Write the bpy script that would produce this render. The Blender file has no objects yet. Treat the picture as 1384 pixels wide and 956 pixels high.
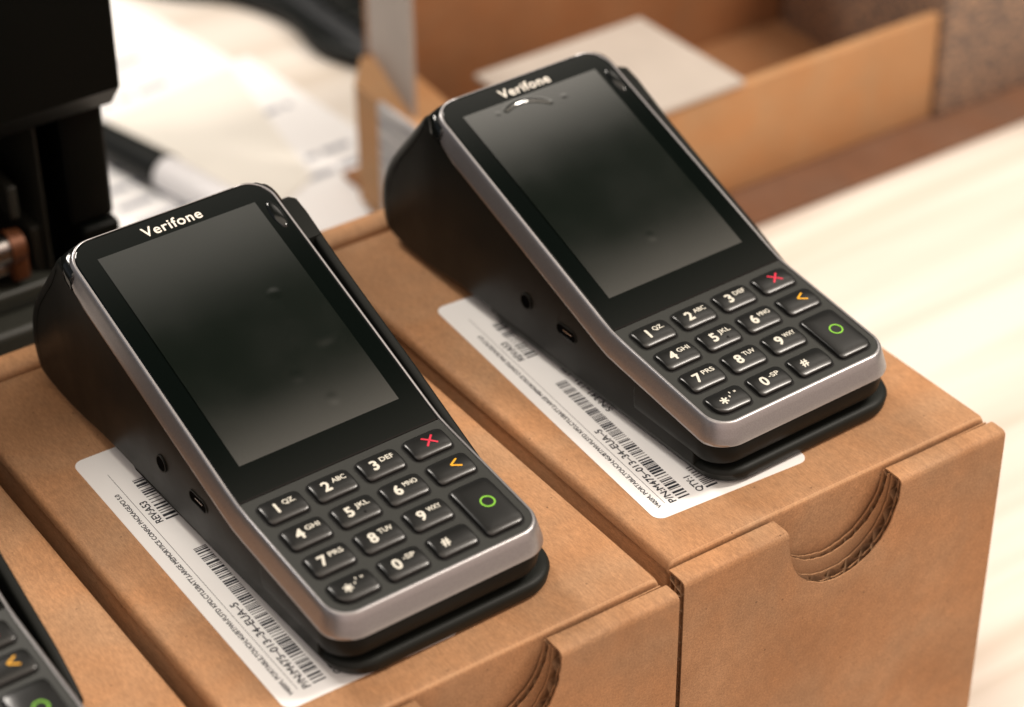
import bpy, bmesh, math, random
from mathutils import Vector, Matrix, Euler
random.seed(7)
S = 0.001                                            # everything below is written in millimetres
scene = bpy.context.scene
COL = scene.collection
PI = math.pi
def R(a): return math.radians(a)

# ------------------------------------------------------------------ materials
def lin(c): return tuple(((x/255)/12.92 if x/255 <= .04045 else ((x/255+.055)/1.055)**2.4) for x in c)
def mat(name, color=(.5,.5,.5), rough=.5, metal=0., spec=.5, coat=0., bump=None, var=None, emit=None, ior=None, rvar=None, transm=None):
    m = bpy.data.materials.new(name); m.use_nodes = True
    nt = m.node_tree; b = nt.nodes['Principled BSDF']
    b.inputs['Base Color'].default_value = (*color, 1); b.inputs['Roughness'].default_value = rough
    b.inputs['Metallic'].default_value = metal; b.inputs['Specular IOR Level'].default_value = spec
    b.inputs['Coat Weight'].default_value = coat
    if ior: b.inputs['IOR'].default_value = ior
    if transm: b.inputs['Transmission Weight'].default_value = transm
    tc = nt.nodes.new('ShaderNodeTexCoord')
    if var:                                          # (scale, amount) soft colour variation
        n = nt.nodes.new('ShaderNodeTexNoise'); n.inputs['Scale'].default_value = var[0]; n.inputs['Detail'].default_value = 6
        nt.links.new(tc.outputs['Object'], n.inputs['Vector'])
        r = nt.nodes.new('ShaderNodeMapRange'); r.inputs[1].default_value = .3; r.inputs[2].default_value = .7
        r.inputs[3].default_value = 1-var[1]; r.inputs[4].default_value = 1+var[1]
        nt.links.new(n.outputs[0], r.inputs[0])
        mx = nt.nodes.new('ShaderNodeVectorMath'); mx.operation = 'SCALE'; mx.inputs[0].default_value = color
        nt.links.new(r.outputs[0], mx.inputs['Scale']); nt.links.new(mx.outputs[0], b.inputs['Base Color'])
    if rvar:
        n = nt.nodes.new('ShaderNodeTexNoise'); n.inputs['Scale'].default_value = rvar[0]; n.inputs['Detail'].default_value = 4
        nt.links.new(tc.outputs['Object'], n.inputs['Vector'])
        r = nt.nodes.new('ShaderNodeMapRange'); r.inputs[1].default_value = .3; r.inputs[2].default_value = .7
        r.inputs[3].default_value = rough-rvar[1]; r.inputs[4].default_value = rough+rvar[1]
        nt.links.new(n.outputs[0], r.inputs[0]); nt.links.new(r.outputs[0], b.inputs['Roughness'])
    if bump:                                         # (scale, strength, distance in mm)
        n = nt.nodes.new('ShaderNodeTexNoise'); n.inputs['Scale'].default_value = bump[0]; n.inputs['Detail'].default_value = 5
        nt.links.new(tc.outputs['Object'], n.inputs['Vector'])
        bp = nt.nodes.new('ShaderNodeBump'); bp.inputs['Strength'].default_value = bump[1]; bp.inputs['Distance'].default_value = bump[2]*S
        nt.links.new(n.outputs[0], bp.inputs['Height']); nt.links.new(bp.outputs[0], b.inputs['Normal'])
    return m

def cardboard(name, color, blotch=.13, fibre=.17, specks=.8):
    m = bpy.data.materials.new(name); m.use_nodes = True
    nt = m.node_tree; N = nt.nodes; Lk = nt.links; b = N['Principled BSDF']
    b.inputs['Roughness'].default_value = .72; b.inputs['Specular IOR Level'].default_value = .3
    tc = N.new('ShaderNodeTexCoord')
    def noise(scale, det, vec=None, dist=0):
        n = N.new('ShaderNodeTexNoise'); n.inputs['Scale'].default_value = scale; n.inputs['Detail'].default_value = det
        n.inputs['Distortion'].default_value = dist
        Lk.new(vec or tc.outputs['Object'], n.inputs['Vector']); return n.outputs[0]
    def rng(v, a, bb, c, d_):
        r = N.new('ShaderNodeMapRange'); Lk.new(v, r.inputs[0])
        for i, x in enumerate((a, bb, c, d_)): r.inputs[i+1].default_value = x
        return r.outputs[0]
    def mul(a, c):
        k = N.new('ShaderNodeMath'); k.operation = 'MULTIPLY'; Lk.new(a, k.inputs[0]); Lk.new(c, k.inputs[1]); return k.outputs[0]
    mp = N.new('ShaderNodeMapping'); mp.inputs['Scale'].default_value = (1, .25, 1); Lk.new(tc.outputs['Object'], mp.inputs[0])
    v = rng(noise(22, 3), .3, .7, 1-blotch, 1+blotch)
    v = mul(v, rng(noise(1500, 5, mp.outputs[0]), .3, .7, 1-fibre, 1+fibre))
    v = mul(v, rng(noise(2600, 2), .3, .7, 1-fibre*.8, 1+fibre*.8))
    v = mul(v, rng(noise(260, 6, mp.outputs[0]), .35, .7, 1-blotch*.6, 1+blotch*.4))
    vo = N.new('ShaderNodeTexVoronoi'); vo.inputs['Scale'].default_value = 130; Lk.new(tc.outputs['Object'], vo.inputs['Vector'])
    v = mul(v, rng(vo.outputs['Distance'], .035, .06, 1-specks*.6, 1))
    hue = N.new('ShaderNodeMixRGB'); hue.inputs[1].default_value = (*color, 1)
    hue.inputs[2].default_value = (color[0]*1.04, color[1]*.93, color[2]*.82, 1)
    Lk.new(rng(noise(35, 4, None, .5), .35, .65, 0, 1), hue.inputs[0])
    mx = N.new('ShaderNodeVectorMath'); mx.operation = 'SCALE'; Lk.new(hue.outputs[0], mx.inputs[0]); Lk.new(v, mx.inputs['Scale'])
    Lk.new(mx.outputs[0], b.inputs['Base Color'])
    bp = N.new('ShaderNodeBump'); bp.inputs['Strength'].default_value = .25; bp.inputs['Distance'].default_value = .12*S
    Lk.new(noise(900, 4), bp.inputs['Height'])
    bp2 = N.new('ShaderNodeBump'); bp2.inputs['Strength'].default_value = .35; bp2.inputs['Distance'].default_value = 1.2*S
    Lk.new(noise(28, 3), bp2.inputs['Height']); Lk.new(bp.outputs[0], bp2.inputs['Normal']); Lk.new(bp2.outputs[0], b.inputs['Normal'])
    return m

KRAFT = (.40, .226, .118)
M = {}
M['kraft'] = cardboard('kraft', KRAFT)
M['kraft_edge'] = cardboard('kraft_edge', (.36, .22, .125), .2, .15)
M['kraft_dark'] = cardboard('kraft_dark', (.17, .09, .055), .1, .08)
M['kraft_worn'] = cardboard('kraft_worn', (.50, .30, .165), .1, .12)
M['kraft_plain'] = cardboard('kraft_plain', (.41, .235, .115), .06, .05, .2)
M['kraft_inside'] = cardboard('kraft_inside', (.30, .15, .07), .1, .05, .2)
M['plastic'] = mat('dark_plastic', (.0088, .0098, .0086), .44, spec=.11, bump=(2500, .12, .05), rvar=(60, .05))
M['plastic_base'] = mat('base_plastic', (.010, .0115, .0095), .5, spec=.2, bump=(2500, .1, .05))
M['gloss'] = mat('gloss_black', (.006, .007, .0065), .12)
M['glass'] = mat('bezel_glass', (.002, .0035, .0028), .07, spec=.36)
M['lcd'] = mat('screen_film', (.004, .0065, .0045), .085, spec=.75, ior=1.7, bump=(14, .015, .3), rvar=(45, .015))
M['panel'] = mat('keypad_plastic', (.021, .0225, .0195), .45, bump=(1800, .15, .05))
M['shade_and_bump'] = mat('shade_and_bump_black', (.002, .002, .002), .8)
M['key'] = mat('key_rubber', (.006, .0062, .0055), .28, spec=.6, bump=(2200, .1, .05))
M['silver'] = mat('silver_paint', (.375, .362, .365), .34, metal=.8, bump=(3500, .22, .05), var=(2500, .10))
M['white_print'] = mat('white_print', (.64, .62, .54), .5)
M['logo'] = mat('logo_print', (.80, .76, .68), .4)
M['red'] = mat('red_print', (.62, .025, .06), .4)
M['yellow'] = mat('yellow_print', (.80, .40, .02), .4)
M['green'] = mat('green_print', (.20, .50, .04), .4)
M['label'] = mat('label_paper', (.87, .865, .85), .42, var=(40, .025), bump=(30, .08, .4))
M['ink'] = mat('ink', (.012, .014, .022), .5)
M['ink_grey'] = mat('ink_grey', (.30, .32, .37), .5)
M['port'] = mat('port_shade_and_mark', (.0008, .0008, .0008), .8, spec=.02)
M['metal'] = mat('steel', (.45, .42, .40), .25, metal=1)
M['copper'] = mat('copper', (.11, .036, .012), .5, metal=.5)
M['printer'] = mat('printer_plastic', (.002, .0026, .002), .45, spec=.12, bump=(800, .2, .1))
M['printer2'] = mat('printer_inner_plastic', (.02, .021, .016), .5)
M['paper'] = mat('paper', (.86, .86, .86), .6, var=(9, .05))
M['paper2'] = mat('paper_cream', (.78, .76, .70), .6, var=(12, .06))
M['marker_white'] = mat('marker_white', (.78, .78, .80), .35)
M['marker_black'] = mat('marker_black', (.004, .005, .004), .45, spec=.25)
M['keyboard'] = mat('keyboard_black', (.02, .022, .024), .45)
M['grey_card'] = mat('grey_card', (.36, .31, .275), .7, var=(20, .05))
M['foam'] = mat('foam_sheet', (.42, .375, .33), .7, var=(30, .05))
M['band'] = mat('tan_card_edge', (.55, .48, .33), .6)

def wood_table():
    m = bpy.data.materials.new('white_wood'); m.use_nodes = True
    nt = m.node_tree; N = nt.nodes; Lk = nt.links; b = N['Principled BSDF']
    b.inputs['Roughness'].default_value = .38
    tc = N.new('ShaderNodeTexCoord'); mp = N.new('ShaderNodeMapping'); mp.inputs['Scale'].default_value = (1.2, 26, 1)
    mp.inputs['Rotation'].default_value = (0, 0, R(1.5))
    Lk.new(tc.outputs['Object'], mp.inputs[0])
    n = N.new('ShaderNodeTexNoise'); n.inputs['Scale'].default_value = 1.6; n.inputs['Detail'].default_value = 7; n.inputs['Distortion'].default_value = .6
    Lk.new(mp.outputs[0], n.inputs['Vector'])
    r = N.new('ShaderNodeValToRGB'); e = r.color_ramp.elements
    e[0].position = .32; e[0].color = (.60, .53, .45, 1); e[1].position = .60; e[1].color = (.76, .71, .645, 1)
    Lk.new(n.outputs[0], r.inputs[0]); Lk.new(r.outputs[0], b.inputs['Base Color'])
    return m
M['table'] = wood_table()

def printed(name, base, ink, sx, sy, thr):           # blurred print: blocks of tiny unreadable lines
    m = bpy.data.materials.new(name); m.use_nodes = True
    nt = m.node_tree; N = nt.nodes; Lk = nt.links; b = N['Principled BSDF']; b.inputs['Roughness'].default_value = .7
    tc = N.new('ShaderNodeTexCoord'); mp = N.new('ShaderNodeMapping'); mp.inputs['Scale'].default_value = (sx, sx, sy)
    Lk.new(tc.outputs['Object'], mp.inputs[0])
    n = N.new('ShaderNodeTexNoise'); n.inputs['Scale'].default_value = 1; n.inputs['Detail'].default_value = 3
    Lk.new(mp.outputs[0], n.inputs['Vector'])
    r = N.new('ShaderNodeValToRGB'); e = r.color_ramp.elements
    e[0].position = thr-.06; e[0].color = (*ink, 1); e[1].position = thr+.06; e[1].color = (*base, 1)
    Lk.new(n.outputs[0], r.inputs[0]); Lk.new(r.outputs[0], b.inputs['Base Color'])
    return m
M['printed_box'] = printed('printed_box', (.36, .23, .145), (.13, .10, .085), 230, 480, .52)
M['printed_grey'] = printed('printed_grey', (.42, .41, .41), (.16, .17, .19), 25, 420, .45)

# ------------------------------------------------------------------ helpers
def new_obj(name, bm, mats, parent=None, smooth=None, loc=None):
    me = bpy.data.meshes.new(name)
    bmesh.ops.recalc_face_normals(bm, faces=bm.faces[:])
    for v in bm.verts: v.co *= S
    bm.to_mesh(me); bm.free()
    for m in (mats if isinstance(mats, (list, tuple)) else [mats]): me.materials.append(m)
    if smooth is not None:
        for p in me.polygons: p.use_smooth = True
        try: me.set_sharp_from_angle(angle=R(smooth))
        except Exception: pass
    o = bpy.data.objects.new(name, me); COL.objects.link(o)
    if parent: o.parent = parent
    if loc: o.location = Vector(loc)*S
    return o
def tag(o, label=None, cat=None, group=None, kind=None):
    for k, v in (('label', label), ('category', cat), ('group', group), ('kind', kind)):
        if v: o[k] = v
    return o
def empty(name, loc, rz=0):
    o = bpy.data.objects.new(name, None); COL.objects.link(o); o.empty_display_size = .02
    o.location = Vector(loc)*S; o.rotation_euler = (0, 0, rz); return o
def children(o): return [c for c in bpy.data.objects if c.parent == o]
def copy_tree(o, parent=None):
    c = o.copy(); COL.objects.link(c); c.parent = parent
    for ch in children(o): copy_tree(ch, c)
    return c
def box(bm, x0, x1, y0, y1, z0, z1, bev=0, seg=3, mi=0, sel=None):
    r = bmesh.ops.create_cube(bm, size=1)
    vs = r['verts']
    for v in vs: v.co = Vector(((x0+x1)/2+v.co.x*(x1-x0), (y0+y1)/2+v.co.y*(y1-y0), (z0+z1)/2+v.co.z*(z1-z0)))
    fs = set(f for v in vs for f in v.link_faces)
    for f in fs: f.material_index = mi
    if bev:
        es = set(e for v in vs for e in v.link_edges)
        if sel: es = [e for e in es if sel(e)]
        bmesh.ops.bevel(bm, geom=list(es), offset=bev, segments=seg, affect='EDGES', profile=.5)
    return vs
def loop_pts(x0, x1, y0, y1, r, seg=8, sub=1):
    """rounded rectangle, counter-clockwise from the lower left arc; r=(ll,lr,ur,ul)"""
    pts = []
    C = [(x0+r[0], y0+r[0], PI, r[0]), (x1-r[1], y0+r[1], 1.5*PI, r[1]), (x1-r[2], y1-r[2], 0, r[2]), (x0+r[3], y1-r[3], .5*PI, r[3])]
    for k, (cx, cy, a, rr) in enumerate(C):
        arc = [(cx+rr*math.cos(a+.5*PI*i/seg), cy+rr*math.sin(a+.5*PI*i/seg)) for i in range(seg+1)]
        pts += arc
        if sub > 1:
            n = C[(k+1) % 4]; q = (n[0]+n[3]*math.cos(n[2]), n[1]+n[3]*math.sin(n[2])); p = arc[-1]
            pts += [(p[0]+(q[0]-p[0])*i/sub, p[1]+(q[1]-p[1])*i/sub) for i in range(1, sub)]
    return pts
def rings(bm, R_, closed=True, cap0=False, cap1=False, mi=0):
    V = [[bm.verts.new(p) for p in ring] for ring in R_]
    for a, b in zip(V, V[1:]):
        n = len(a)
        for i in range(n if closed else n-1):
            f = bm.faces.new((a[i], a[(i+1) % n], b[(i+1) % n], b[i])); f.material_index = mi
    if cap0: bm.faces.new(V[0][::-1]).material_index = mi
    if cap1: bm.faces.new(V[-1]).material_index = mi
    return V
def plate(bm, pts, z0, z1, mi=0):                     # pts (x,y) polygon, vertical walls
    return rings(bm, [[(x, y, z0) for x, y in pts], [(x, y, z1) for x, y in pts]], cap0=True, cap1=True, mi=mi)
def tube(bm, p0, p1, r0, r1=None, n=24, cap=True, mi=0):
    p0, p1 = Vector(p0), Vector(p1); d = (p1-p0).normalized(); r1 = r0 if r1 is None else r1
    a = d.orthogonal().normalized(); b = d.cross(a)
    rings(bm, [[p+(a*math.cos(2*PI*i/n)+b*math.sin(2*PI*i/n))*r for i in range(n)] for p, r in ((p0, r0), (p1, r1))], cap0=cap, cap1=cap, mi=mi)

_tc = {}
def text_tris(s, size, bold=0., spacing=1.):
    """flat text as (verts, faces) in mm, baseline at y=0, x from 0; made with Blender's own built-in font"""
    k = (s, size, bold, spacing)
    if k in _tc: return _tc[k]
    cu = bpy.data.curves.new('t', 'FONT'); cu.body = s; cu.size = size; cu.offset = bold*size; cu.space_character = spacing
    cu.resolution_u = 4
    o = bpy.data.objects.new('t', cu); COL.objects.link(o)
    bpy.context.view_layer.update()
    me = bpy.data.meshes.new_from_object(o.evaluated_get(bpy.context.evaluated_depsgraph_get()))
    vs = [tuple(v.co) for v in me.vertices]; fs = [tuple(p.vertices) for p in me.polygons]
    bpy.data.objects.remove(o); bpy.data.curves.remove(cu); bpy.data.meshes.remove(me)
    _tc[k] = (vs, fs); return _tc[k]
def put_text(bm, s, size, at, bold=0., align='l', fn=None, mi=0, spacing=1., width=None, shear=0, fat=0.):
    if fat:
        for k, (dx, dy) in enumerate(((0, 0), (1, 0), (-1, 0), (0, 1), (0, -1), (.7, .7), (-.7, -.7), (.7, -.7), (-.7, .7))):
            def fk(x, y, k=k):
                p = fn(x, y); return (p[0], p[1], p[2]+k*.004)
            put_text(bm, s, size, (at[0]+dx*fat, at[1]+dy*fat), bold, align, fk, mi, spacing, width, shear)
        return
    vs, fs = text_tris(s, size, bold, spacing)
    xs = [v[0] for v in vs]; x0, x1 = min(xs), max(xs); sc = (width/(x1-x0)) if width else 1
    off = -x0 if align == 'l' else (-(x0+x1)/2)
    nv = []
    for v in vs:
        x = (v[0]+off)*sc+at[0]+v[1]*shear; y = v[1]+at[1]
        nv.append(bm.verts.new(fn(x, y) if fn else (x, y, 0)))
    for f in fs:
        try: bm.faces.new([nv[i] for i in f]).material_index = mi
        except ValueError: pass

# ------------------------------------------------------------------ payment terminal
YK, ZK, YT, ZT, Z0 = 53.65, 31.75, 153.7, 69.7, 24.95
def face_z(y):
    if y < YK: z = Z0+(ZK-Z0)*y/YK
    else: z = ZK+(ZT-ZK)*(y-YK)/(YT-YK)
    d = abs(y-YK)
    if d < 3: z += .25*(1-d/3)**2*1.0
    return z
KP = Matrix(); n_ = Vector((0, YK, ZK-Z0)).normalized()
def kp(u, v, h=0):                                    # keypad plane: u right, v up the plane, h proud of it
    return Vector((u, v*n_.y-h*n_.z, Z0+v*n_.z+h*n_.y))
m_ = Vector((0, YT-YK, ZT-ZK)).normalized(); LS = math.hypot(YT-YK, ZT-ZK)
def sp(u, v, h=0):                                    # screen plane
    return Vector((u, YK+v*m_.y-h*m_.z, ZK+v*m_.z+h*m_.y))

def crom(P, n=6):
    out = []
    for i in range(len(P)-1):
        a, b, c, d = P[max(i-1, 0)], P[i], P[i+1], P[min(i+2, len(P)-1)]
        for k in range(n):
            t = k/n
            out.append(tuple(.5*((2*b[j])+(-a[j]+c[j])*t+(2*a[j]-5*b[j]+4*c[j]-d[j])*t*t+(-a[j]+3*b[j]-3*c[j]+d[j])*t**3) for j in range(len(a))))
    out.append(tuple(P[-1])); return out

def prism_x(bm, prof, X, xc=0, K=5, taper=None, mi=0):
    """side profile [(y,z,r)] swept across x with its edges rounded by r"""
    n = len(prof); nor = []
    for i in range(n):
        a, b = prof[i-1], prof[(i+1) % n]; t = Vector((b[0]-a[0], b[1]-a[1]))
        t = t.normalized() if t.length > 1e-6 else Vector((1, 0)); nor.append(Vector((t.y, -t.x)))
    area = sum(prof[i-1][0]*prof[i][1]-prof[i][0]*prof[i-1][1] for i in range(n))
    if area < 0: nor = [-v for v in nor]
    R_ = []
    for side in (-1, 1):
        ks = range(K+1) if side < 0 else range(K, -1, -1)
        for k in ks:
            th = .5*PI*k/K; ring = []
            for (y, z, r), nn in zip(prof, nor):
                yy, zz = y-nn.x*r*(1-math.sin(th)), z-nn.y*r*(1-math.sin(th))
                x = side*(X-r*(1-math.cos(th)))
                if taper: x *= taper(yy, zz)
                ring.append((xc+x, yy, zz))
            R_.append(ring)
    rings(bm, R_, cap0=True, cap1=True, mi=mi)

def make_terminal():
    root = empty('payment_terminal', (0, 0, 0))
    # --- lower body with the fat printer housing at the back
    top = [(y, face_z(y)-6.2, .8) for y in (10, 20, 30, 40, 50, YK, 60, 75, 90, 105, 120, 135, 150)]
    rear = crom([(154.5, 65.6, 2.5), (158, 64.4, 3), (163, 59, 4), (170, 51, 4.5), (177.8, 42.3, 5), (184.8, 33, 5), (188.8, 23.8, 5.5), (190.2, 15, 5.5),
                 (189, 7.6, 5.5), (184.6, 2.6, 5), (176, .6, 4.5), (165, .5, 4), (153, 1.9, 3), (141, 4, 2.5), (130, 4.9, 1.5), (118, 4.9, .6)], 4)
    low = [(90, 4.9, .5), (60, 4.9, .5), (30, 4.9, .5), (10, 4.9, .5)]
    def taper(y, z):
        f = 1.
        if z < 24: f -= .028*(24-z)/24
        if z < 7 and y > 120: f -= .05*(7-z)/7
        if y > 160: f -= .02*((y-160)/26)**2
        return f
    bm = bmesh.new(); prism_x(bm, top+rear+low, 37.9, taper=taper)
    sk = []
    for o, zz in ((1.5, None), (1.9, 16.5), (1.8, 13), (1.4, 10.6), (.7, 9.3), (-1.4, 8.8)):
        sk.append([(x, y, (face_z(max(y, 0))-7.5) if zz is None else zz) for x, y in loop_pts(-36-o, 36+o, -.2-o, 40, (8.5+o, 8.5+o, 1, 1), 12)])
    rings(bm, sk, cap0=True, cap1=True)
    body = new_obj('body', bm, M['plastic'], root, 40)
    # seam between the side and the rear cover
    bm = bmesh.new()
    for s in (-1,):
        P = crom([(156.5, 61.5), (161.5, 53.5), (168, 45.8), (175, 37), (179.5, 28), (181.5, 18), (180.5, 10)], 5)
        for (a, b) in zip(P, P[1:]):
            vs = [bm.verts.new((s*(38.02*taper(p[0], p[1])), p[0]+e, p[1])) for p in (a, b) for e in (-.14, .14)]
            bm.faces.new((vs[0], vs[1], vs[3], vs[2]))
    new_obj('rear_cover_seam', bm, M['port'], root)
    # --- glossy cap behind the top edge of the face
    # --- silver frame
    bm = bmesh.new()
    spec = [(-.45, -.8, .9), (-.3, -.35, -.2), (.1, .1, -.25), (.45, .5, -.1), (.75, .9, .45), (1.3, 1.6, 2.4), (1.9, 2.4, 4.8), (2.45, 3.1, 7.0), (2.5, 3.2, 7.9), (2.1, 2.8, 8.4), (1.4, 2.0, 8.5)]
    R_ = []
    for (o, of, dr) in spec:
        r1, r2 = 7.5+o, 8.5+o*.6
        pts = loop_pts(-36-o, 36+o, -of, YT+min(o, .6)*.7, (r1, r1, r2, r2), 12, 24)
        ring = []
        for x, y in pts:
            t = min(1, max(0, (y-141)/10)); t = t*t*(3-2*t)
            fr = min(1, max(0, (4-y)/6))
            ring.append((x, y, face_z(max(min(y, YT), -4))-dr*(1-.80*t if dr > 0 else 1)*(1-.12*fr)))
        R_.append(ring)
    V = rings(bm, R_); nring = len(R_[0]); bm.faces.ensure_lookup_table()
    for fi_, f in enumerate(bm.faces):
        c = f.calc_center_median()
        if fi_//nring in (1, 2): continue
        f.material_index = 1 if (c.y > 150.3 or (c.y > 146 and abs(c.x) < 34)) else 0
    new_obj('frame', bm, [M['silver'], M['gloss']], root, 50)
    # --- rear rim: glossy strip that wraps the top corners
    bm = bmesh.new()
    pts0 = loop_pts(-37.2, 37.2, 145, YT+1.6, (1, 1, 8, 8), 10, 4)
    pts1 = loop_pts(-38.7, 38.7, 145, YT+3.8, (1, 1, 9, 9), 10, 4)
    R_ = [[(x, y, face_z(min(y, YT))-1.1-.25*max(0, y-YT)) for x, y in pts0], [(x, y, face_z(min(y, YT))-2.6-.35*max(0, y-YT)) for x, y in pts1],
          [(x, y, face_z(min(y, YT))-7) for x, y in pts1]]
    rings(bm, R_, cap0=True, cap1=True)
    new_obj('rear_rim', bm, M['gloss'], root, 60)
    # --- display glass (bezel) and the screen in it
    bm = bmesh.new()
    P = loop_pts(-35.7, 35.7, 0, LS-.1, (.3, .3, 8.4, 8.4), 10, 6)
    Q = loop_pts(-35.1, 35.1, .35, LS-.75, (.3, .3, 7.8, 7.8), 10, 6)
    rings(bm, [[sp(u, v, -1.5) for u, v in P], [sp(u, v, -.18) for u, v in P], [sp(u, v, .12) for u, v in Q]], cap0=True, cap1=True)
    bez = new_obj('display_bezel', bm, M['glass'], root)
    bm = bmesh.new()
    put_text(bm, 'Verifone', 5.35, (0, 100.25), 0, 'c', fn=lambda x, y: sp(x-.2, y, .17), width=21.0, fat=.09, spacing=1.09)
    new_obj('logo', bm, M['logo'], bez)
    bm = bmesh.new()                                  # glossy bump added to catch a highlight at the top right corner
    R_ = []
    for k in range(6):
        th = .5*PI*k/5; R_.append([sp(32.6+2.2*math.cos(th)*math.cos(a), 91.5+6.2*math.cos(th)*math.sin(a), .1+.9*math.sin(th)) for a in [2*PI*i/24 for i in range(24)]])
    rings(bm, R_[:-1], cap1=True)
    new_obj('corner_glint_bump', bm, M['gloss'], bez, 80)
    root['_screen'] = 1
    # --- keypad
    bm = bmesh.new()
    P = loop_pts(-35.7, 35.7, .2, n_.dot(Vector((0, YK, ZK-Z0)))-.15, (7.2, 7.2, .3, .3), 10)
    rings(bm, [[kp(u, v, -2) for u, v in P], [kp(u, v, -.25) for u, v in P]], cap0=True, cap1=True, mi=0)
    W, H = 6.95, 4.65
    C4 = [-25.3, -8.2, 8.9, 26.0]; RW = [45.75, 33.2, 20.7, 8.2]
    KEYS = []
    for r, row in enumerate((('1', 'QZ.'), ('2', 'ABC'), ('3', 'DEF'), ('4', 'GHI'), ('5', 'JKL'), ('6', 'MNO'), ('7', 'PRS'), ('8', 'TUV'), ('9', 'WXY'), ('*', ''), ('0', '-SP'), ('#', ''))):
        KEYS.append((C4[r % 3], RW[r//3], W, H, row[0], row[1]))
    KEYS += [(26.0, RW[0], W, H, 'x', ''), (26.0, RW[1], W, H, '<', ''), (25.8, 14.45, W-.1, 10.85, 'o', '')]
    PR = [(0, -.5), (0, .2), (.1, .40), (.3, .52), (.6, .58), (1.0, .61), (1.6, .63), (2.3, .645), (3.1, .65), (3.9, .65)]
    def hh(d):
        for (a, b), (c, e) in zip(PR[1:], PR[2:]):
            if d <= c: return b+(e-b)*(d-a)/(c-a+1e-9)
        return PR[-1][1]
    def crown(du, dv, w, h):                          # gentle pillow, mostly bent front to back
        return .70*(1-abs(dv/h)**2.4)+.22*(1-abs(du/w)**3) if h < 6 else .62*(1-abs(dv/h)**6)+.32*(1-abs(du/w)**3)
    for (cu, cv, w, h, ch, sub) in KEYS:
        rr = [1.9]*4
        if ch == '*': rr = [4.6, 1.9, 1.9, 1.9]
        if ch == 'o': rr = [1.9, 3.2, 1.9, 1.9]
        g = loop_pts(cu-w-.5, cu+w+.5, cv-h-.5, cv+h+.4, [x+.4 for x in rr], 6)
        bm.faces.new([bm.verts.new(kp(u, v, -.2)) for u, v in g]).material_index = 1  # flat black plate paints the shadow in the gap around the key
    new_obj('keypad_panel', bm, [M['panel'], M['shade_and_bump']], root, 30)
    for (cu, cv, w, h, ch, sub) in KEYS:
        rr = [1.9]*4
        if ch == '*': rr = [4.6, 1.9, 1.9, 1.9]
        if ch == 'o': rr = [1.9, 3.2, 1.9, 1.9]
        bm = bmesh.new()
        rr_ = [[kp(u, v, z+(crown(u-cu, v-cv, w, h) if k else 0)) for u, v in loop_pts(cu-w+d, cu+w-d, cv-h+d, cv+h-d, [max(.25, x-d*.75) for x in rr], 6, 6)] for k, (d, z) in enumerate(PR+([(5.5, .65), (6.5, .65)] if h > 6 else []))]
        rings(bm, rr_, cap1=True)
        ko = new_obj('key', bm, M['key'], root, 28)
        bm = bmesh.new(); ID = lambda u, v: (u, v, 0)
        fn = lambda u, v, cu=cu, cv=cv, w=w, h=h: kp(u, v, hh(min(w-abs(u-cu), h-abs(v-cv)))+crown(u-cu, v-cv, w, h)+.10)
        def bar(a, b, t):
            a, b = Vector(a), Vector(b); d = (b-a).normalized()*t; q = Vector((-d.y, d.x)); N_ = 8
            L_ = [a+(b-a)*i/N_ for i in range(N_+1)]
            vv = [(bm.verts.new(ID(p.x+q.x, p.y+q.y)), bm.verts.new(ID(p.x-q.x, p.y-q.y))) for p in L_]
            for (p, q_), (r_, s_) in zip(vv, vv[1:]): bm.faces.new((p, q_, s_, r_))
        if ch == 'x':
            c = (cu+.7, cv+.25); bar((c[0]-1.9, c[1]-1.9), (c[0]+1.9, c[1]+1.9), .33); bar((c[0]-1.9, c[1]+1.9), (c[0]+1.9, c[1]-1.9), .33); mt = M['red']
        elif ch == '<':
            c = (cu+1.5, cv+.35); bar((c[0]-1.6, c[1]), (c[0]+1.5, c[1]+1.75), .3); bar((c[0]-1.6, c[1]), (c[0]+1.5, c[1]-1.75), .3); mt = M['yellow']
        elif ch == 'o':
            c = (cu+.6, cv+.7); mt = M['green']; n = 36
            A_ = [[bm.verts.new(ID(c[0]+r_*math.cos(2*PI*i/n), c[1]+r_*math.sin(2*PI*i/n))) for i in range(n)] for r_ in (1.85, 2.4)]
            for i in range(n): bm.faces.new((A_[0][i], A_[0][(i+1) % n], A_[1][(i+1) % n], A_[1][i]))
        else:
            mt = M['white_print']
            if ch == '*': [bar((cu-2.1-1.55*math.cos(t), cv-.5-1.55*math.sin(t)), (cu-2.1+1.55*math.cos(t), cv-.5+1.55*math.sin(t)), .3) for t in (PI/2, PI/6, -PI/6)]; put_text(bm, ',', 3.4, (cu+.5, cv+.1), 0, 'c', ID, fat=.08); put_text(bm, "'", 3.2, (cu+1.6, cv-.3), 0, 'c', ID, fat=.08); put_text(bm, '"', 2.6, (cu+3.5, cv-.2), 0, 'c', ID, fat=.08)
            elif ch == '#': put_text(bm, '#', 4.3, (cu-2.6, cv-1.5), 0, 'c', ID, fat=.13)
            else: put_text(bm, ch, 5.4, (cu-2.35, cv-1.95), 0, 'c', ID, fat=.18)
            if sub: put_text(bm, sub, 2.65, (cu+.2, cv+.05), 0, 'l', ID, width={'QZ.': 4.1, '-SP': 4.2}.get(sub, 4.7), fat=.05)
        bmesh.ops.triangulate(bm, faces=bm.faces[:])
        for _ in range(4):
            es = [e for e in bm.edges if e.calc_length() > .55]
            if es: bmesh.ops.subdivide_edges(bm, edges=es, cuts=1); bmesh.ops.triangulate(bm, faces=bm.faces[:])
        for v in bm.verts:
            zz = v.co.z; v.co = fn(v.co.x, v.co.y); v.co.z += zz
        so = new_obj('symbol', bm, mt, ko)
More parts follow.
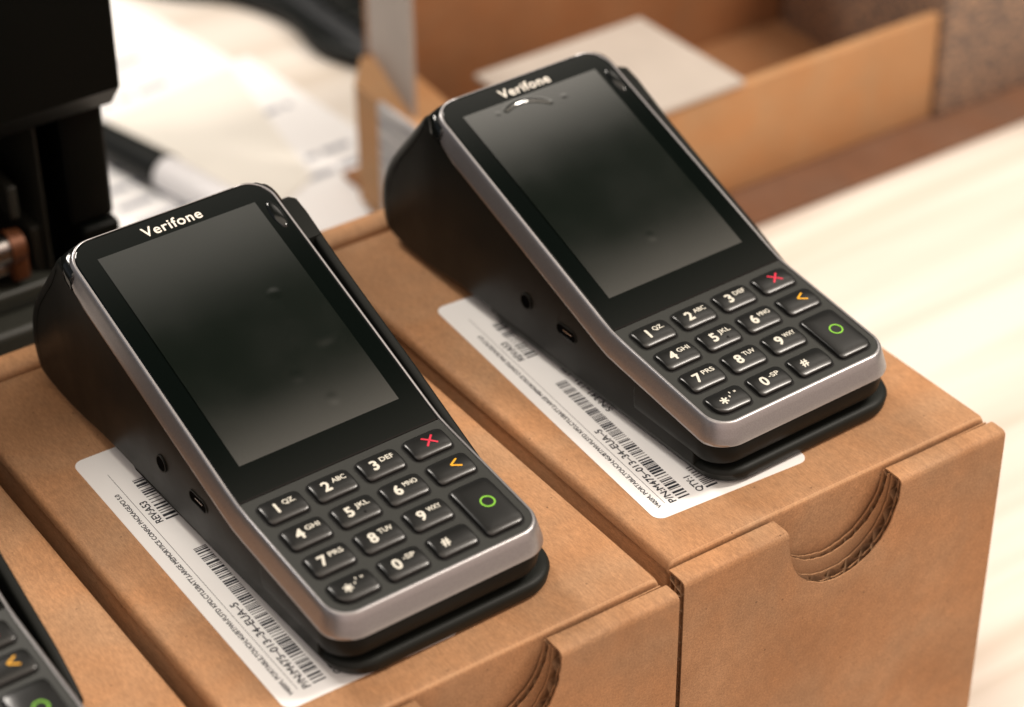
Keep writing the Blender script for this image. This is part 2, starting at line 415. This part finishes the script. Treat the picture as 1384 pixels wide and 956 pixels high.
        if ch == '5':
            bm = bmesh.new(); bmesh.ops.create_uvsphere(bm, u_segments=12, v_segments=8, radius=.5)
            bmesh.ops.translate(bm, verts=bm.verts[:], vec=kp(cu+1.9, cv-2.1, 1.35)); new_obj('locating_bump', bm, M['shade_and_bump'], ko, 60)
        if ch in 'x<o': ko['label'] = {'x': 'key with a red cross', '<': 'key with a yellow arrow', 'o': 'tall key with a green ring'}[ch]
    # --- base plate with the card slot lip at the front
    bm = bmesh.new()
    def pl(o): return loop_pts(-36.4-o, 43.6+o, -2.3-o, 121+o, (12, 14, 4, 4), 12)
    rings(bm, [[(x*(.955 if x < 0 else 1), y+.4, .3) for x, y in pl(-1.2)], [(x*(.975 if x < 0 else 1), y, 1.4) for x, y in pl(-.4)], [(x, y, 4.3) for x, y in pl(0)], [(x, y, 5.3) for x, y in pl(-.35)], [(x, y, 5.9) for x, y in pl(-1.2)], [(x, y, 6.1) for x, y in pl(-2.4)]], cap0=True, cap1=True)
    base = new_obj('base_plate', bm, M['plastic_base'], root, 40)
    bm = bmesh.new(); plate(bm, [(1.6, 2.6), (7.0, 2.6), (4.3, 7.0)], 5.8, 6.6)
    new_obj('arrow_mark', bm, M['port'], base)
    # --- card swipe rail along the right side
    rt = [(33, 8), (38, 12), (46, 17), (60, 23), (80, 31.8), (105, 42), (125, 50.5), (143, 59), (149, 60.8), (154, 58.5), (160, 51), (166, 42), (171, 30), (172, 18), (167, 8), (155, 5), (120, 4.8), (60, 4.8), (33, 4.8)]
    bm = bmesh.new(); prism_x(bm, [(y, z, 1.2) for y, z in rt], 1.7, 44.4)
    fl = [(30, 6), (45, 9), (60, 14), (80, 21.5), (105, 31.5), (125, 40), (133, 43), (150, 43), (160, 36), (165, 20), (160, 8), (150, 5), (30, 4.9)]
    prism_x(bm, [(y, z, .3) for y, z in fl], 3.6, 40)
    bl = [(133.5, 40), (133.5, 54.8), (143, 59.2), (149, 61), (153, 59.5), (158, 52), (162, 40)]
    prism_x(bm, [(y, z, .8) for y, z in bl], 4.2, 41.4)
    new_obj('card_swipe_rail', bm, M['plastic'], root, 35)
    # --- sockets on the left side
    def side_x(y, z): return -37.9*taper(y, z)
    bm = bmesh.new(); x = side_x(98, 20.5); n = 28
    rings(bm, [[(x+dx, 98+r_*math.cos(2*PI*i/n), 20.5+r_*math.sin(2*PI*i/n)) for i in range(n)] for dx, r_ in ((.3, 3.05), (-.10, 3.0), (-.10, 2.6), (.02, 2.5))], cap1=True)
    for f in bm.faces: f.material_index = 1 if len(f.verts) == 4 else 0  # near-black disc stands in for the shaded depth of the socket
    new_obj('audio_socket', bm, [M['port'], M['plastic']], root, 40)
    bm = bmesh.new(); x = side_x(75.5, 20)
    def sl(o): return [(a, b) for a, b in loop_pts(75.5-5-o, 75.5+5+o, 20-1.9-o, 20+1.9+o, (1.8+o,)*4, 6)]
    rings(bm, [[(x+dx, a, b) for a, b in sl(o)] for dx, o in ((.3, .4), (-.10, .38), (-.10, .05), (.02, 0))], cap1=True)
    for f in bm.faces: f.material_index = 1 if len(f.verts) == 4 else 0  # slot face painted near-black for its shaded inside
    cp = new_obj('charging_port', bm, [M['port'], M['plastic']], root, 40)
    bm = bmesh.new(); box(bm, x-.1, x+.4, 72.5, 77, 20.2, 20.5)
    new_obj('contact_strip', bm, M['metal'], cp)
    return root, bez

def make_screen(bubbles, sag=.34, ridges=(), nx=96, ny=140):
    bm = bmesh.new(); u0, v0, w, h = -28.5, 11.6, 57, 87.1
    V = []
    for j in range(ny+1):
        row = []
        for i in range(nx+1):
            u, v = u0+w*i/nx, v0+h*j/ny; z = .16+sag*(1-((v-55.1)/43.6)**2)
            for (bu, bv, ru, rv, hgt, rot) in bubbles:
                du, dv = u-bu, v-bv; c, s = math.cos(rot), math.sin(rot); a, b = (du*c+dv*s)/ru, (-du*s+dv*c)/rv
                q = a*a+b*b
                if q < 1: z += hgt*(1-q)**2
            for (P, amp, sg) in (ridges if v > 80 and -18 < u < 12 else ()):              # wrinkles in the protective film
                best = 1e9; n = len(P)-1
                for k in range(n):
                    ax, ay = P[k]; bx, by = P[k+1]; L2 = (bx-ax)**2+(by-ay)**2
                    t = max(0, min(1, ((u-ax)*(bx-ax)+(v-ay)*(by-ay))/L2)); dd = math.hypot(u-ax-t*(bx-ax), v-ay-t*(by-ay))
                    if dd < best: best, tt = dd, (k+t)/n
                if best < 4*sg: z += amp*math.sin(PI*min(1, max(0, .04+tt*.92)))**.6*math.exp(-.5*(best/sg)**2)
            row.append(bm.verts.new(sp(u, v, z)))
        V.append(row)
    for a, b in zip(V, V[1:]):
        for i in range(nx): bm.faces.new((a[i], a[i+1], b[i+1], b[i]))
    o = new_obj('screen', bm, M['lcd'], None, 180); return o

term, bez = make_terminal()
del term['_screen']
T1POS, T2POS, T0POS = ((-74.7, 11.2, .15), 1.52), ((68.4, 20.1, .15), 1.71), ((-220.7, 8.2, -1.0), 1.6)
scr = make_screen([(14.7, 63.6, 2.9, 2.4, .026, 0), (19.8, 42.4, 5.5, 4.4, .03, .3), (10, 20.6, 2.6, 2.8, .008, 0), (4.2, 32.5, 2.6, 2.8, .007, 0), (11, 46, 1.8, 1.8, .010, 0)])
scr.parent = term
GT = 'card payment terminals set out one on each cardboard box'
t2 = copy_tree(term); t0 = copy_tree(term)
for c in children(t2):
    if c.name.startswith('screen'):
        s2 = make_screen([(10.4, 92.5, 1.8, 1.3, .015, 0), (-16.2, 95, 1.5, 1.3, .012, 0), (.5, 27, 2.4, 2.6, .009, 0)], .34,
            [([(-12.7, 95.2), (-10.4, 96.1), (-7.9, 96.6), (-5, 96.6), (-2.8, 96.2), (-.2, 95.2), (2.2, 93.8), (4.0, 92.2)], .31, .42)], 280, 400)
        c.data = s2.data; bpy.data.objects.remove(s2)
for t, (p, r) in ((term, T1POS), (t2, T2POS), (t0, T0POS)): t.location = Vector(p)*S; t.rotation_euler = (0, 0, R(r))
tag(term, 'black card payment terminal with silver edge on the middle box, beside the black machine', 'payment terminal', GT)
tag(t2, 'black card payment terminal on the rightmost box, bright curved glare on its screen film', 'payment terminal', GT)
tag(t0, 'mostly cropped black card payment terminal at the lower left corner of the photo', 'payment terminal', GT)

# ------------------------------------------------------------------ boxes
def arc_pts(cx, a, b, zt, n=40, z0=0):                # opening profile from left to right, (x,z)
    return [(cx-a*math.cos(PI*i/n), zt-b*math.sin(PI*i/n)**.85) for i in range(n+1)]
def cut_sheet(bm, x0, x1, ya, yb, zt, zb, arc, mi=0):
    rd = random.Random(int(ya*100)); arc = [arc[0]]+[(x+rd.uniform(-.22, .22), z+rd.uniform(-.22, .22)) for x, z in arc[1:-1]]+[arc[-1]]
    P = [(x0, zb), (x1, zb), (x1, zt)]+[(x, min(z, zt)) for x, z in arc[::-1]]+[(x0, zt)]
    rings(bm, [[(x, ya, z) for x, z in P], [(x, yb, z) for x, z in P]], cap0=True, cap1=True, mi=mi)
def flute(bm, arc, y0, y1, period, depth=5, ph=0., mi=1):
    L_ = 0; pts = []
    for i, (p, q) in enumerate(zip(arc, arc[1:])):
        a, b = Vector(p), Vector(q); d = b-a; l = d.length; t = d.normalized(); nn = Vector((t.y, -t.x))
        if nn.dot(Vector((0, -1))) < 0 and abs(t.x) > .2: nn = -nn
        k = max(2, int(l/.35))
        for j in range(k):
            pts.append((a+d*j/k, nn, L_+l*j/k))
        L_ += l
    cxm = sum(p[0] for p in arc)/len(arc); czm = arc[0][1]
    rows = []
    for (p, nn, s) in pts:
        out = (p-Vector((cxm, czm))); nn2 = nn if nn.dot(out) > 0 else -nn
        y = (y0+y1)/2+(y1-y0)*.5*math.sin(2*PI*s/period+ph+.35*math.sin(s*.23))
        a = p+nn2*(.5+.5*math.sin(s*1.3+ph)*math.sin(s*.37)); b = p+nn2*depth
        rows.append((bm.verts.new((a.x, y, a.y)), bm.verts.new((b.x, y, b.y))))
    for (a, b), (c, d) in zip(rows, rows[1:]):
        bm.faces.new((a, b, d, c)).material_index = mi
def make_box(x0, x1, yf, yr, zt, c0, c1, zb=-150, warp=0.):
    cx = (x0+x1)/2
    root = empty('cardboard_box', (cx, (yf+yr)/2, zb)); off = Vector((cx, (yf+yr)/2, zb))
    def fin(name, bm, mats, parent, sm=None):
        if parent is root:
            for v in bm.verts: v.co -= off
        else:
            for v in bm.verts: v.co -= off
        return new_obj(name, bm, mats, parent, sm)
    # walls
    bm = bmesh.new(); box(bm, x0+.6, x1-.6, yf+1, yr+12, zb, zt-5, 1.5)
    body = fin('body', bm, M['kraft'], root, 30)
    # lid: top sheet rolled over at the front into the tuck flap, soft edges at the sides
    bm = bmesh.new(); nx, ny = 24, 40; rows = []
    prof = [(yr, -3.5), (yr, -1.2), (yr-.8, -.3), (yr-2.2, 0)]
    prof += [(yr-2.2-(yr-2.2-(yf+2))*i/ny, 0) for i in range(1, ny+1)]
    prof += [(yf+2-2*math.sin(.5*PI*k/6), -2*(1-math.cos(.5*PI*k/6))) for k in range(1, 7)]
    prof += [(yf, -10), (yf, -25), (yf, -45)]
    xs = [x0, x0+.15, x0+.7, x0+1.8, x0+3.5]+[x0+3.5+(x1-x0-7)*i/nx for i in range(1, nx)]+[x1-3.5, x1-1.8, x1-.7, x1-.15, x1]
    dz = {0: 4, 1: 1.9, 2: .8, 3: .2, 4: 0}
    for x_i, x in enumerate(xs):
        e = min(x_i, len(xs)-1-x_i); dd = dz.get(e, 0); row = []
        for (y, z) in prof:
            w = warp*(math.sin((x-x0)/(x1-x0)*PI)*math.sin(max(0, (y-yf))/(yr-yf)*PI)) if z == 0 else 0
            row.append(bm.verts.new((x, y, zt+z+w-(dd if z > -2.1 else 0))))
        rows.append(row)
    for a, b in zip(rows, rows[1:]):
        for i in range(len(prof)-1): bm.faces.new((a[i], a[i+1], b[i+1], b[i])).material_index = 1 if 4+ny+0 < i < 4+ny+3 else 0
    lid = fin('lid', bm, [M['kraft'], M['kraft_worn']], root, 50)
    # rear fold standing slightly proud behind the lid
    bm = bmesh.new(); box(bm, x0+.3, x1-.3, yr+1.3, yr+13, zb+10, zt+1.2, 2.2, 4)
    fin('rear_fold', bm, M['kraft'], root, 40)
    # front panel: rolled over board, finger cut-out through all of its layers
    cm, ca = (c0+c1)/2, (c1-c0)/2; ztp = zt-.9; yo = yf-9.6
    arcO = [(x, z) for x, z in arc_pts(cm, ca, 28.5, ztp)]
    arcM = [(x, z) for x, z in arc_pts(cm, ca+1.1, 29.9, ztp)]
    arcI = [(cm-.3-(ca-.25-1.8*math.sin(PI*i/40))*math.cos(PI*i/40), ztp-23*math.sin(PI*i/40)**.85) for i in range(41)]
    bm = bmesh.new()
    xl, xr = x0-1.6, x1+.4
    r_ = 2.0
    cut_sheet(bm, xl, xr, yo, yo+.45, ztp-r_, zb, [(x, min(z, ztp-r_)) for x, z in arcO])
    cut_sheet(bm, xl+.5, xr-.5, yf-7.3, yf-6.9, ztp-1.2, zb, arcM)
    cut_sheet(bm, xl+.5, xr-.5, yf-4.75, yf-4.35, ztp-1.2, zb, [(x, z-.1) for x, z in arcO])
    cut_sheet(bm, xl+1, xr-1, yf-3.75, yf-3.35, ztp-1, zb, arcI)
    cut_sheet(bm, xl+1, xr-1, yf-1.5, yf-1.1, ztp-1, zb, arcI)
    for (a, b) in ((xl, c0), (c1, xr)):               # rolled top strip left and right of the cut-out
        pr = [(yo, -r_-.0), (yo+.15, -r_*.55), (yo+.7, -r_*.2), (yo+1.8, -.02), (yf-2.4, 0), (yf-1.5, -.25), (yf-1.1, -1), (yf-1.1, -1.6), (yf-2, -.6), (yo+2, -.6), (yo+.8, -1.1), (yo+.5, -r_-.2)]
        rings(bm, [[(x, y-(1.3 if x == xr and yf-3 < y else 0), ztp+z) for y, z in pr] for x in (a, b)], cap0=True, cap1=True)
    flute(bm, arcO, yo+.5, yf-7.35, 6.2, 6)
    flute(bm, arcO, yf-6.85, yf-4.8, 6.8, 6, 1.5)
    flute(bm, arcI, yf-3.3, yf-1.55, 4.4, 5, .6)
    for (xx, s) in ((xl, 1),):                        # board ends seen at the corner
        P = [(xx+.3, z) for z in [ztp-2-i*3 for i in range(48)]]
        rows = []
        for i in range(300):
            z = ztp-1.5-i*.48; y = (yo+yf)/2+3.2*math.sin(i*.48*2*PI/6.5)
            rows.append((bm.verts.new((xx+.3, y, z)), bm.verts.new((xx+6, y, z))))
        for (a, b), (c, d_) in zip(rows, rows[1:]): bm.faces.new((a, b, d_, c)).material_index = 1
    fin('front_panel', bm, [M['kraft'], M['kraft_edge']], root, 35)
    return root, lid, off

def barcode(bm, x, y, L_, H_, seed, unit=.28, z=0., fr=None):
    rnd = random.Random(seed); p = 0
    while p < L_:
        w = unit*rnd.choice((1, 1, 2, 2, 3)); g = unit*rnd.choice((1, 1, 2, 2, 3))
        w = min(w, L_-p)
        vs = [bm.verts.new((x+a, y+b, z)) for a, b in ((p, 0), (p+w, 0), (p+w, H_), (p, H_))]
        bm.faces.new(vs); p += w+g
def make_label(parent, off, x, y, z, rot, seed, serial):
    """sticker whose text runs towards the back of the box; (x,y) is its front left corner"""
    T = Matrix.Translation(Vector((x, y, z))) @ Matrix.Rotation(rot, 4, 'Z') @ Matrix.Rotation(PI/2, 4, 'Z')
    # label frame: X along the reading direction (to the back), Y up in the text (= -x of the box); y=0 at the left edge going negative
    bm = bmesh.new(); plate(bm, loop_pts(0, 139, -59, 0, (3.6,)*4, 8), 0, .16)
    for v in bm.verts: v.co = T @ v.co-off
    lab = new_obj('shipping_label', bm, M['label'], parent, 30)
    bm = bmesh.new(); h = .2
    F = lambda a, b: (a, b, h)
    put_text(bm, 'V400M, PORTABLE,TOUCH,4G/BT/WI-FI,STD KPD,CTLS/BATT,LARGE MEMORY/ICE CONFIG PACKAGE,PCI 5.0', 2.15, (5, -5.3), 0, 'l', F, fat=.05, width=111)
    for (a0, a1, b) in ((6, 127, -6.9),):
        bm.faces.new([bm.verts.new(F(*p)) for p in ((a0, b), (a1, b), (a1, b-.16), (a0, b-.16))])
    put_text(bm, 'P/N:M475\u2013013\u201334\u2013EUA\u20135', 3.5, (5.2, -10.9), 0, 'l', F, fat=.075, width=44)
    put_text(bm, 'REV:A53', 3.5, (96, -10.9), 0, 'l', F, fat=.075, width=12.2)
    barcode(bm, 5.5, -16.2, 73, 4.3, seed, .33, h); barcode(bm, 96, -16.2, 24, 4.3, seed+1, .42, h)
    put_text(bm, 'QTY:1', 3.5, (5.2, -21.6), 0, 'l', F, fat=.075, width=8.4)
    put_text(bm, 'S/N:'+serial, 3.5, (56, -20.6), 0, 'l', F, fat=.075, width=29)
    barcode(bm, 5.5, -27, 12, 4.3, seed+2, .42, h); barcode(bm, 56, -27, 60, 4.3, seed+3, .35, h)
    put_text(bm, 'MADE IN CHINA', 3.0, (5.2, -32.5), .02, 'l', F, width=22)
    for v in bm.verts: v.co = T @ v.co-off
    new_obj('label_print', bm, M['ink'], lab)
    return lab

GB = 'plain brown cardboard boxes standing side by side'
bA, lidA, offA = make_box(-144.0, -7.3, -3.8, 205.5, 0, -96, -50.2, warp=.0)
bB, lidB, offB = make_box(-.4, 130.4, 0, 211, 0, 39, 85.5, warp=.0)
bC, lidC, offC = make_box(-287, -149.6, -3, 206, -1.2, -240, -194)
tag(bA, 'brown cardboard box in the middle, under the terminal beside the black machine', 'box', GB)
tag(bB, 'rightmost brown cardboard box, its round finger notch and whole front showing', 'box', GB)
tag(bC, 'leftmost brown cardboard box under the cropped terminal, mostly outside the photo', 'box', GB)
make_label(bA, offA, -128.6, 10.6, .0, R(-.4), 11, '341\u2013131\u2013452')
make_label(bB, offB, 8.6, 18.0, .0, R(-3.2), 11, '341\u2013131\u2013475')
make_label(bC, offC, -275, 12, -1.2, R(-1), 11, '341\u2013131\u2013460')

# ------------------------------------------------------------------ table
bm = bmesh.new(); box(bm, -700, 1500, -500, 1500, -190, -150, 3)
tag(new_obj('table_top', bm, M['table'], None, 30), None, None, None, 'structure')

# ------------------------------------------------------------------ receipt printer at the left
pr = empty('printer', (-120, 350, -150))
po = Vector((-120, 350, -150))
def ppart(name, f, m, parent=pr, sm=35):
    bm = bmesh.new(); f(bm)
    for v in bm.verts: v.co -= po
    return new_obj(name, bm, m, parent, sm)
def housing(bm):
    prof = [(278, 180), (278, 52), (286, 42), (300, 40), (420, 40), (420, 180)]
    prism_x(bm, [(y, z, 1.5) for y, z in prof], 85, -123.5)
hs = ppart('upper_housing', housing, M['printer'])
ppart('side_column', lambda bm: box(bm, -59, -41.5, 290, 420, -7, 41, 2), M['printer'])
ppart('side_foot', lambda bm: box(bm, -56, -40.5, 288, 420, -150, -8.5, 2), M['printer'])
ppart('left_column', lambda bm: box(bm, -205, -160, 290, 420, -150, 41, 2), M['printer'])
ppart('rear_wall', lambda bm: box(bm, -162, -58, 345, 420, -150, 41, 1), M['printer'])
def lower(bm):
    box(bm, -165, -56.5, 280, 350, -150, -36, 3); box(bm, -165, -66, 292, 350, -36, -27, 2)
ppart('paper_tray', lower, M['printer2'])
ppart('guide_rail', lambda bm: (box(bm, -67.5, -66.3, 296, 345, -26, 36, .5), box(bm, -72, -67.6, 300, 330, -27, -8, 1), box(bm, -79, -75, 300, 330, -2, 12, 1)), M['printer2'])
rl = ppart('roller', lambda bm: (tube(bm, (-160, 296, -10), (-84, 296, -10), 5.6, n=32), tube(bm, (-160, 300, -20), (-82, 300, -20), 4, n=24)), M['metal'])
ppart('roller_end', lambda bm: (tube(bm, (-84, 296, -10), (-78, 296, -10), 7, 6, n=32), box(bm, -84, -77, 292, 302, -24, -10, 1.5)), M['copper'], rl)
tag(pr, 'black office machine with an open front showing a steel roller, left of the terminals', 'printer')

# ------------------------------------------------------------------ things on the table behind
mk = empty('marker_pen', (75, 530, -150)); mo = Vector((75, 530, -150))
def mpart(name, f, m, parent=mk):
    bm = bmesh.new(); f(bm)
    for v in bm.verts: v.co -= mo
    return new_obj(name, bm, m, parent, 40)
d_ = Vector((15, -70, 0)).normalized(); A0 = Vector((84, 514, -140.5))
mpart('cap', lambda bm: (tube(bm, A0-d_*58, A0+d_*2, 8.6, 10.0, 32), tube(bm, A0-d_*60, A0-d_*58, 6, 8.6, 32)), M['marker_black'])
mpart('barrel', lambda bm: (tube(bm, A0, A0+d_*60, 9.2, 9.2, 32), tube(bm, A0+d_*60, A0+d_*63, 9.2, 7, 32)), M['marker_white'])
tag(mk, 'thick white marker pen with a black cap lying behind the black machine', 'marker pen')

def sheet(name, quad, z, m, label, cat, group=None, lines=0, thick=.6, im='ink_grey'):
    c = sum((Vector(p) for p in quad), Vector((0, 0)))/4
    rt = empty(name, (c.x, c.y, z)); bm = bmesh.new(); pts = [(p[0]-c.x, p[1]-c.y) for p in quad]
    plate(bm, pts, 0, thick); new_obj('page', bm, m, rt)
    if lines:
        bm = bmesh.new(); q = [Vector((*p, thick+.15)) for p in pts]; rnd = random.Random(len(label))
        for i in range(lines):
            t = (i+1.5)/(lines+2); a = q[0].lerp(q[3], t); b = q[1].lerp(q[2], t); w = (q[3]-q[0])*(.25/(lines+2))
            p = .08
            while p < .9:
                l = rnd.uniform(.03, .14); e = min(.92, p+l); s0, s1 = a.lerp(b, p), a.lerp(b, e)
                bm.faces.new([bm.verts.new(v) for v in (s0, s1, s1+w, s0+w)]); p = e+.02
                if rnd.random() < .12: break
        new_obj('print_lines', bm, M[im], rt)
    return tag(rt, label, cat, group)
GP = 'loose white papers on the table behind'
def rq(cx, cy, w, h, a):
    c, s = math.cos(R(a)), math.sin(R(a)); return [(cx+x*c-y*s, cy+x*s+y*c) for x, y in ((-w/2, -h/2), (w/2, -h/2), (w/2, h/2), (-w/2, h/2))]
sheet('paper_sheet', rq(60, 690, 210, 297, 8), -149.9, M['paper'], 'white paper sheet lying farthest back near the top edge, left of the keyboard', 'paper', GP, 16)
sheet('paper_sheet', rq(118, 500, 150, 210, 4), -149.2, M['paper'], 'bright white sheet on the table between the marker and the open carton', 'paper', GP, 10)
sheet('paper_sheet', [(100, 452), (148, 478), (171, 604), (88, 590)], -148.4, M['paper2'], 'cream sheet with a pointed corner lying over the white papers', 'paper', GP, 0)

kb = empty('keyboard', (300, 740, -150))
bm = bmesh.new(); box(bm, -72, 72, -205, 205, 0, 14, 3); new_obj('case', bm, M['keyboard'], kb, 40)
bm = bmesh.new()
for i in range(6):
    for j in range(19): box(bm, -62+i*21, -62+i*21+17, -195+j*20.5, -195+j*20.5+17, 14, 19, 1.5, 1)
new_obj('key_rows', bm, M['marker_black'], kb, 40)
tag(kb, 'black computer keyboard at the top edge of the photo, left of the open carton', 'keyboard')

bm = bmesh.new(); P = crom([(150, 760, -144), (185, 700, -144), (214, 668, -144), (226, 630, -144), (222, 590, -144), (232, 560, -144)], 8); nn = 14
rings(bm, [[(p[0]+6*math.cos(2*PI*k/nn), p[1], p[2]+6*math.sin(2*PI*k/nn)) for k in range(nn)] for p in P], cap0=True, cap1=True)
tag(new_obj('cable', bm, M['marker_black'], None, 60), 'black cable lying on the table along the left edge of the keyboard', 'cable')

# open carton behind the boxes
ct = empty('open_carton', (300, 400, -150)); co = Vector((300, 400, -150))
def cpart(name, f, m, parent=ct, sm=35):
    bm = bmesh.new(); f(bm)
    for v in bm.verts: v.co -= co
    return new_obj(name, bm, m, parent, sm)
cpart('front_wall', lambda bm: box(bm, 152, 441, 343, 349, -147, -88, 1.2), M['kraft_plain'])
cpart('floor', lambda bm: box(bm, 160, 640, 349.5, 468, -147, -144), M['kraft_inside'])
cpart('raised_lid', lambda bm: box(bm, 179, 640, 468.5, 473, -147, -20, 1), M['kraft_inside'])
cpart('printed_side', lambda bm: box(bm, 149, 151.8, 343, 413, -149.5, -76, .6), M['printed_grey'])
def ledge(bm):
    P = [(152.2, 349.2), (176, 349.2), (184, 455), (170, 462), (153, 440)]
    plate(bm, P, -144, -80)
cpart('folded_rim', ledge, M['kraft_plain'])
def flap(bm):
    a, b = Vector((158, 396)), Vector((177.5, 466)); n = Vector((b.y-a.y, a.x-b.x)).normalized()*2
    plate(bm, [tuple(a), tuple(b), tuple(b+n), tuple(a+n)], -79.8, 60)
cpart('end_flap', flap, M['grey_card'])
tag(ct, 'open brown carton with raised lid and pale end flap standing behind the terminals', 'carton')
pb = empty('printed_carton', (560, 400, -150)); po2 = Vector((560, 400, -150))
bm = bmesh.new(); box(bm, 442, 700, 340, 466, -147, -30, 1.5)
for v in bm.verts: v.co -= po2
new_obj('carton_walls', bm, M['printed_box'], pb, 30)
tag(pb, 'brown carton covered in smudged dark print at the top right corner', 'carton')
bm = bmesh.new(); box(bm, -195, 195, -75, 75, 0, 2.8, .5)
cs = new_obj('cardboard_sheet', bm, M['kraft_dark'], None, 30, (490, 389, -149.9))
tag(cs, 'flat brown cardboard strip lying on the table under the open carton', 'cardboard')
bm = bmesh.new(); box(bm, -46, 56, -41, 41, 0, 3, .8)
fm = new_obj('foam_sheet', bm, M['foam'], None, 30, (256, 382, -87.4)); fm.rotation_euler = (0, 0, R(1))
tag(fm, 'pale packing sheet lying across the rim of the open carton', 'packing sheet')
bm = bmesh.new(); box(bm, -50, 50, -30, 30, 0, 56, 1)
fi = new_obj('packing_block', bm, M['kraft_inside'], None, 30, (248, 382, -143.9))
tag(fi, 'brown packing block inside the open carton under the pale sheet', 'packing')

# ------------------------------------------------------------------ light
w = bpy.data.worlds.new('World'); scene.world = w; w.use_nodes = True
nt = w.node_tree; N = nt.nodes; Lk = nt.links; bg = N['Background']
tc = N.new('ShaderNodeTexCoord'); sep = N.new('ShaderNodeSeparateXYZ'); Lk.new(tc.outputs['Generated'], sep.inputs[0])
def ramp(src, stops):
    r = N.new('ShaderNodeValToRGB'); r.color_ramp.interpolation = 'EASE'
    mr = N.new('ShaderNodeMapRange'); mr.inputs[1].default_value = -1; mr.inputs[2].default_value = 1; Lk.new(src, mr.inputs[0]); Lk.new(mr.outputs[0], r.inputs[0])
    e = r.color_ramp.elements
    while len(e) < len(stops): e.new(.5)
    for k, (p, v) in enumerate(sorted(stops)): e[k].position = (p+1)/2; e[k].color = (v, v, v, 1)
    return r.outputs[0]
def mulc(a, c):
    k = N.new('ShaderNodeMath'); k.operation = 'MULTIPLY'; Lk.new(a, k.inputs[0])
    if isinstance(c, (int, float)): k.inputs[1].default_value = c
    else: Lk.new(c, k.inputs[1])
    return k.outputs[0]
def add3(cols):
    out = None
    for (fac, col) in cols:
        v = N.new('ShaderNodeVectorMath'); v.operation = 'SCALE'; v.inputs[0].default_value = col
        if fac is None: v.inputs['Scale'].default_value = 1
        else: Lk.new(fac, v.inputs['Scale'])
        if out is None: out = v.outputs[0]
        else:
            a = N.new('ShaderNodeVectorMath'); a.operation = 'ADD'; Lk.new(out, a.inputs[0]); Lk.new(v.outputs[0], a.inputs[1]); out = a.outputs[0]
    return out
front = mulc(ramp(sep.outputs[1], [(-1, 1), (-.7, 1), (-.35, 0), (0, 0)]), ramp(sep.outputs[2], [(-1, 0), (-.1, .3), (.1, 1), (.7, 1), (1, .2)]))  # warm glow added to the world to brighten the front trim
up = ramp(sep.outputs[2], [(-1, 0), (.55, 0), (.7, 1), (1, 1)])
bandf = ramp(sep.outputs[1], [(-1, 0), (-.75, 0), (-.35, 1), (.075, 1), (.145, 0), (.2, 0)])  # bright band painted into the world for reflections low on the screens
bandb = ramp(sep.outputs[1], [(0, 0), (.195, 0), (.27, 1), (.36, 1), (.46, .22), (.8, .12)])  # second painted band, shaped for reflections at the top of the screens
left = mulc(ramp(sep.outputs[0], [(-1, 1), (-.55, 1), (-.1, 0), (0, 0)]), ramp(sep.outputs[2], [(-1, 0), (-.05, 0), (.25, 1), (1, 1)]))
horiz = ramp(sep.outputs[2], [(-1, .08), (-.05, .1), (.12, .45), (.4, .5), (.62, .08), (1, .03)])
Lk.new(add3([(horiz, (.38, .36, .34)), (mulc(up, bandf), (2.05, 1.75, 1.45)), (mulc(mulc(up, bandb), ramp(sep.outputs[0], [(-1, 0), (.2, 0), (.30, .3), (.42, .4), (.52, 1), (.8, 1)])), (3.1, 2.8, 2.45)), (left, (.06, .09, .14)), (front, (.98, .70, .58))]), bg.inputs['Color'])
bg.inputs['Strength'].default_value = .8
def area(loc, target, size, power, col, sy=None):
    l = bpy.data.lights.new('lamp', 'AREA'); l.energy = power; l.size = size*S; l.color = col
    if sy: l.shape = 'RECTANGLE'; l.size_y = sy*S
    o = bpy.data.objects.new('ceiling_lamp', l); COL.objects.link(o); o.location = Vector(loc)*S
    o.rotation_euler = (Vector(target)-Vector(loc)).to_track_quat('-Z', 'Y').to_euler(); return o
area((730, -220, 980), (40, 60, 0), 110, 12.7, (1, .91, .81), 420)
area((-250, 1080, 1220), (20, 300, 0), 330, 15, (1, .92, .83))

# ------------------------------------------------------------------ camera
cam = bpy.data.cameras.new('camera'); c = bpy.data.objects.new('camera', cam); COL.objects.link(c); scene.camera = c
cam.sensor_width = 36; cam.lens = 3249.15/1384*36
c.location = Vector((-355.914, -437.151, 472.086))*S
c.rotation_euler = (R(54.949), R(.443), R(-34.610))
cam.clip_start = .02; cam.clip_end = 30
cam.dof.use_dof = True; cam.dof.focus_distance = .748; cam.dof.aperture_fstop = 7.2; cam.dof.aperture_blades = 0
vs = scene.view_settings; vs.view_transform = 'Standard'; vs.look = 'None'; vs.exposure = 0; vs.gamma = 1
scene.cycles.use_denoising = True
scene.cycles.max_bounces = 8
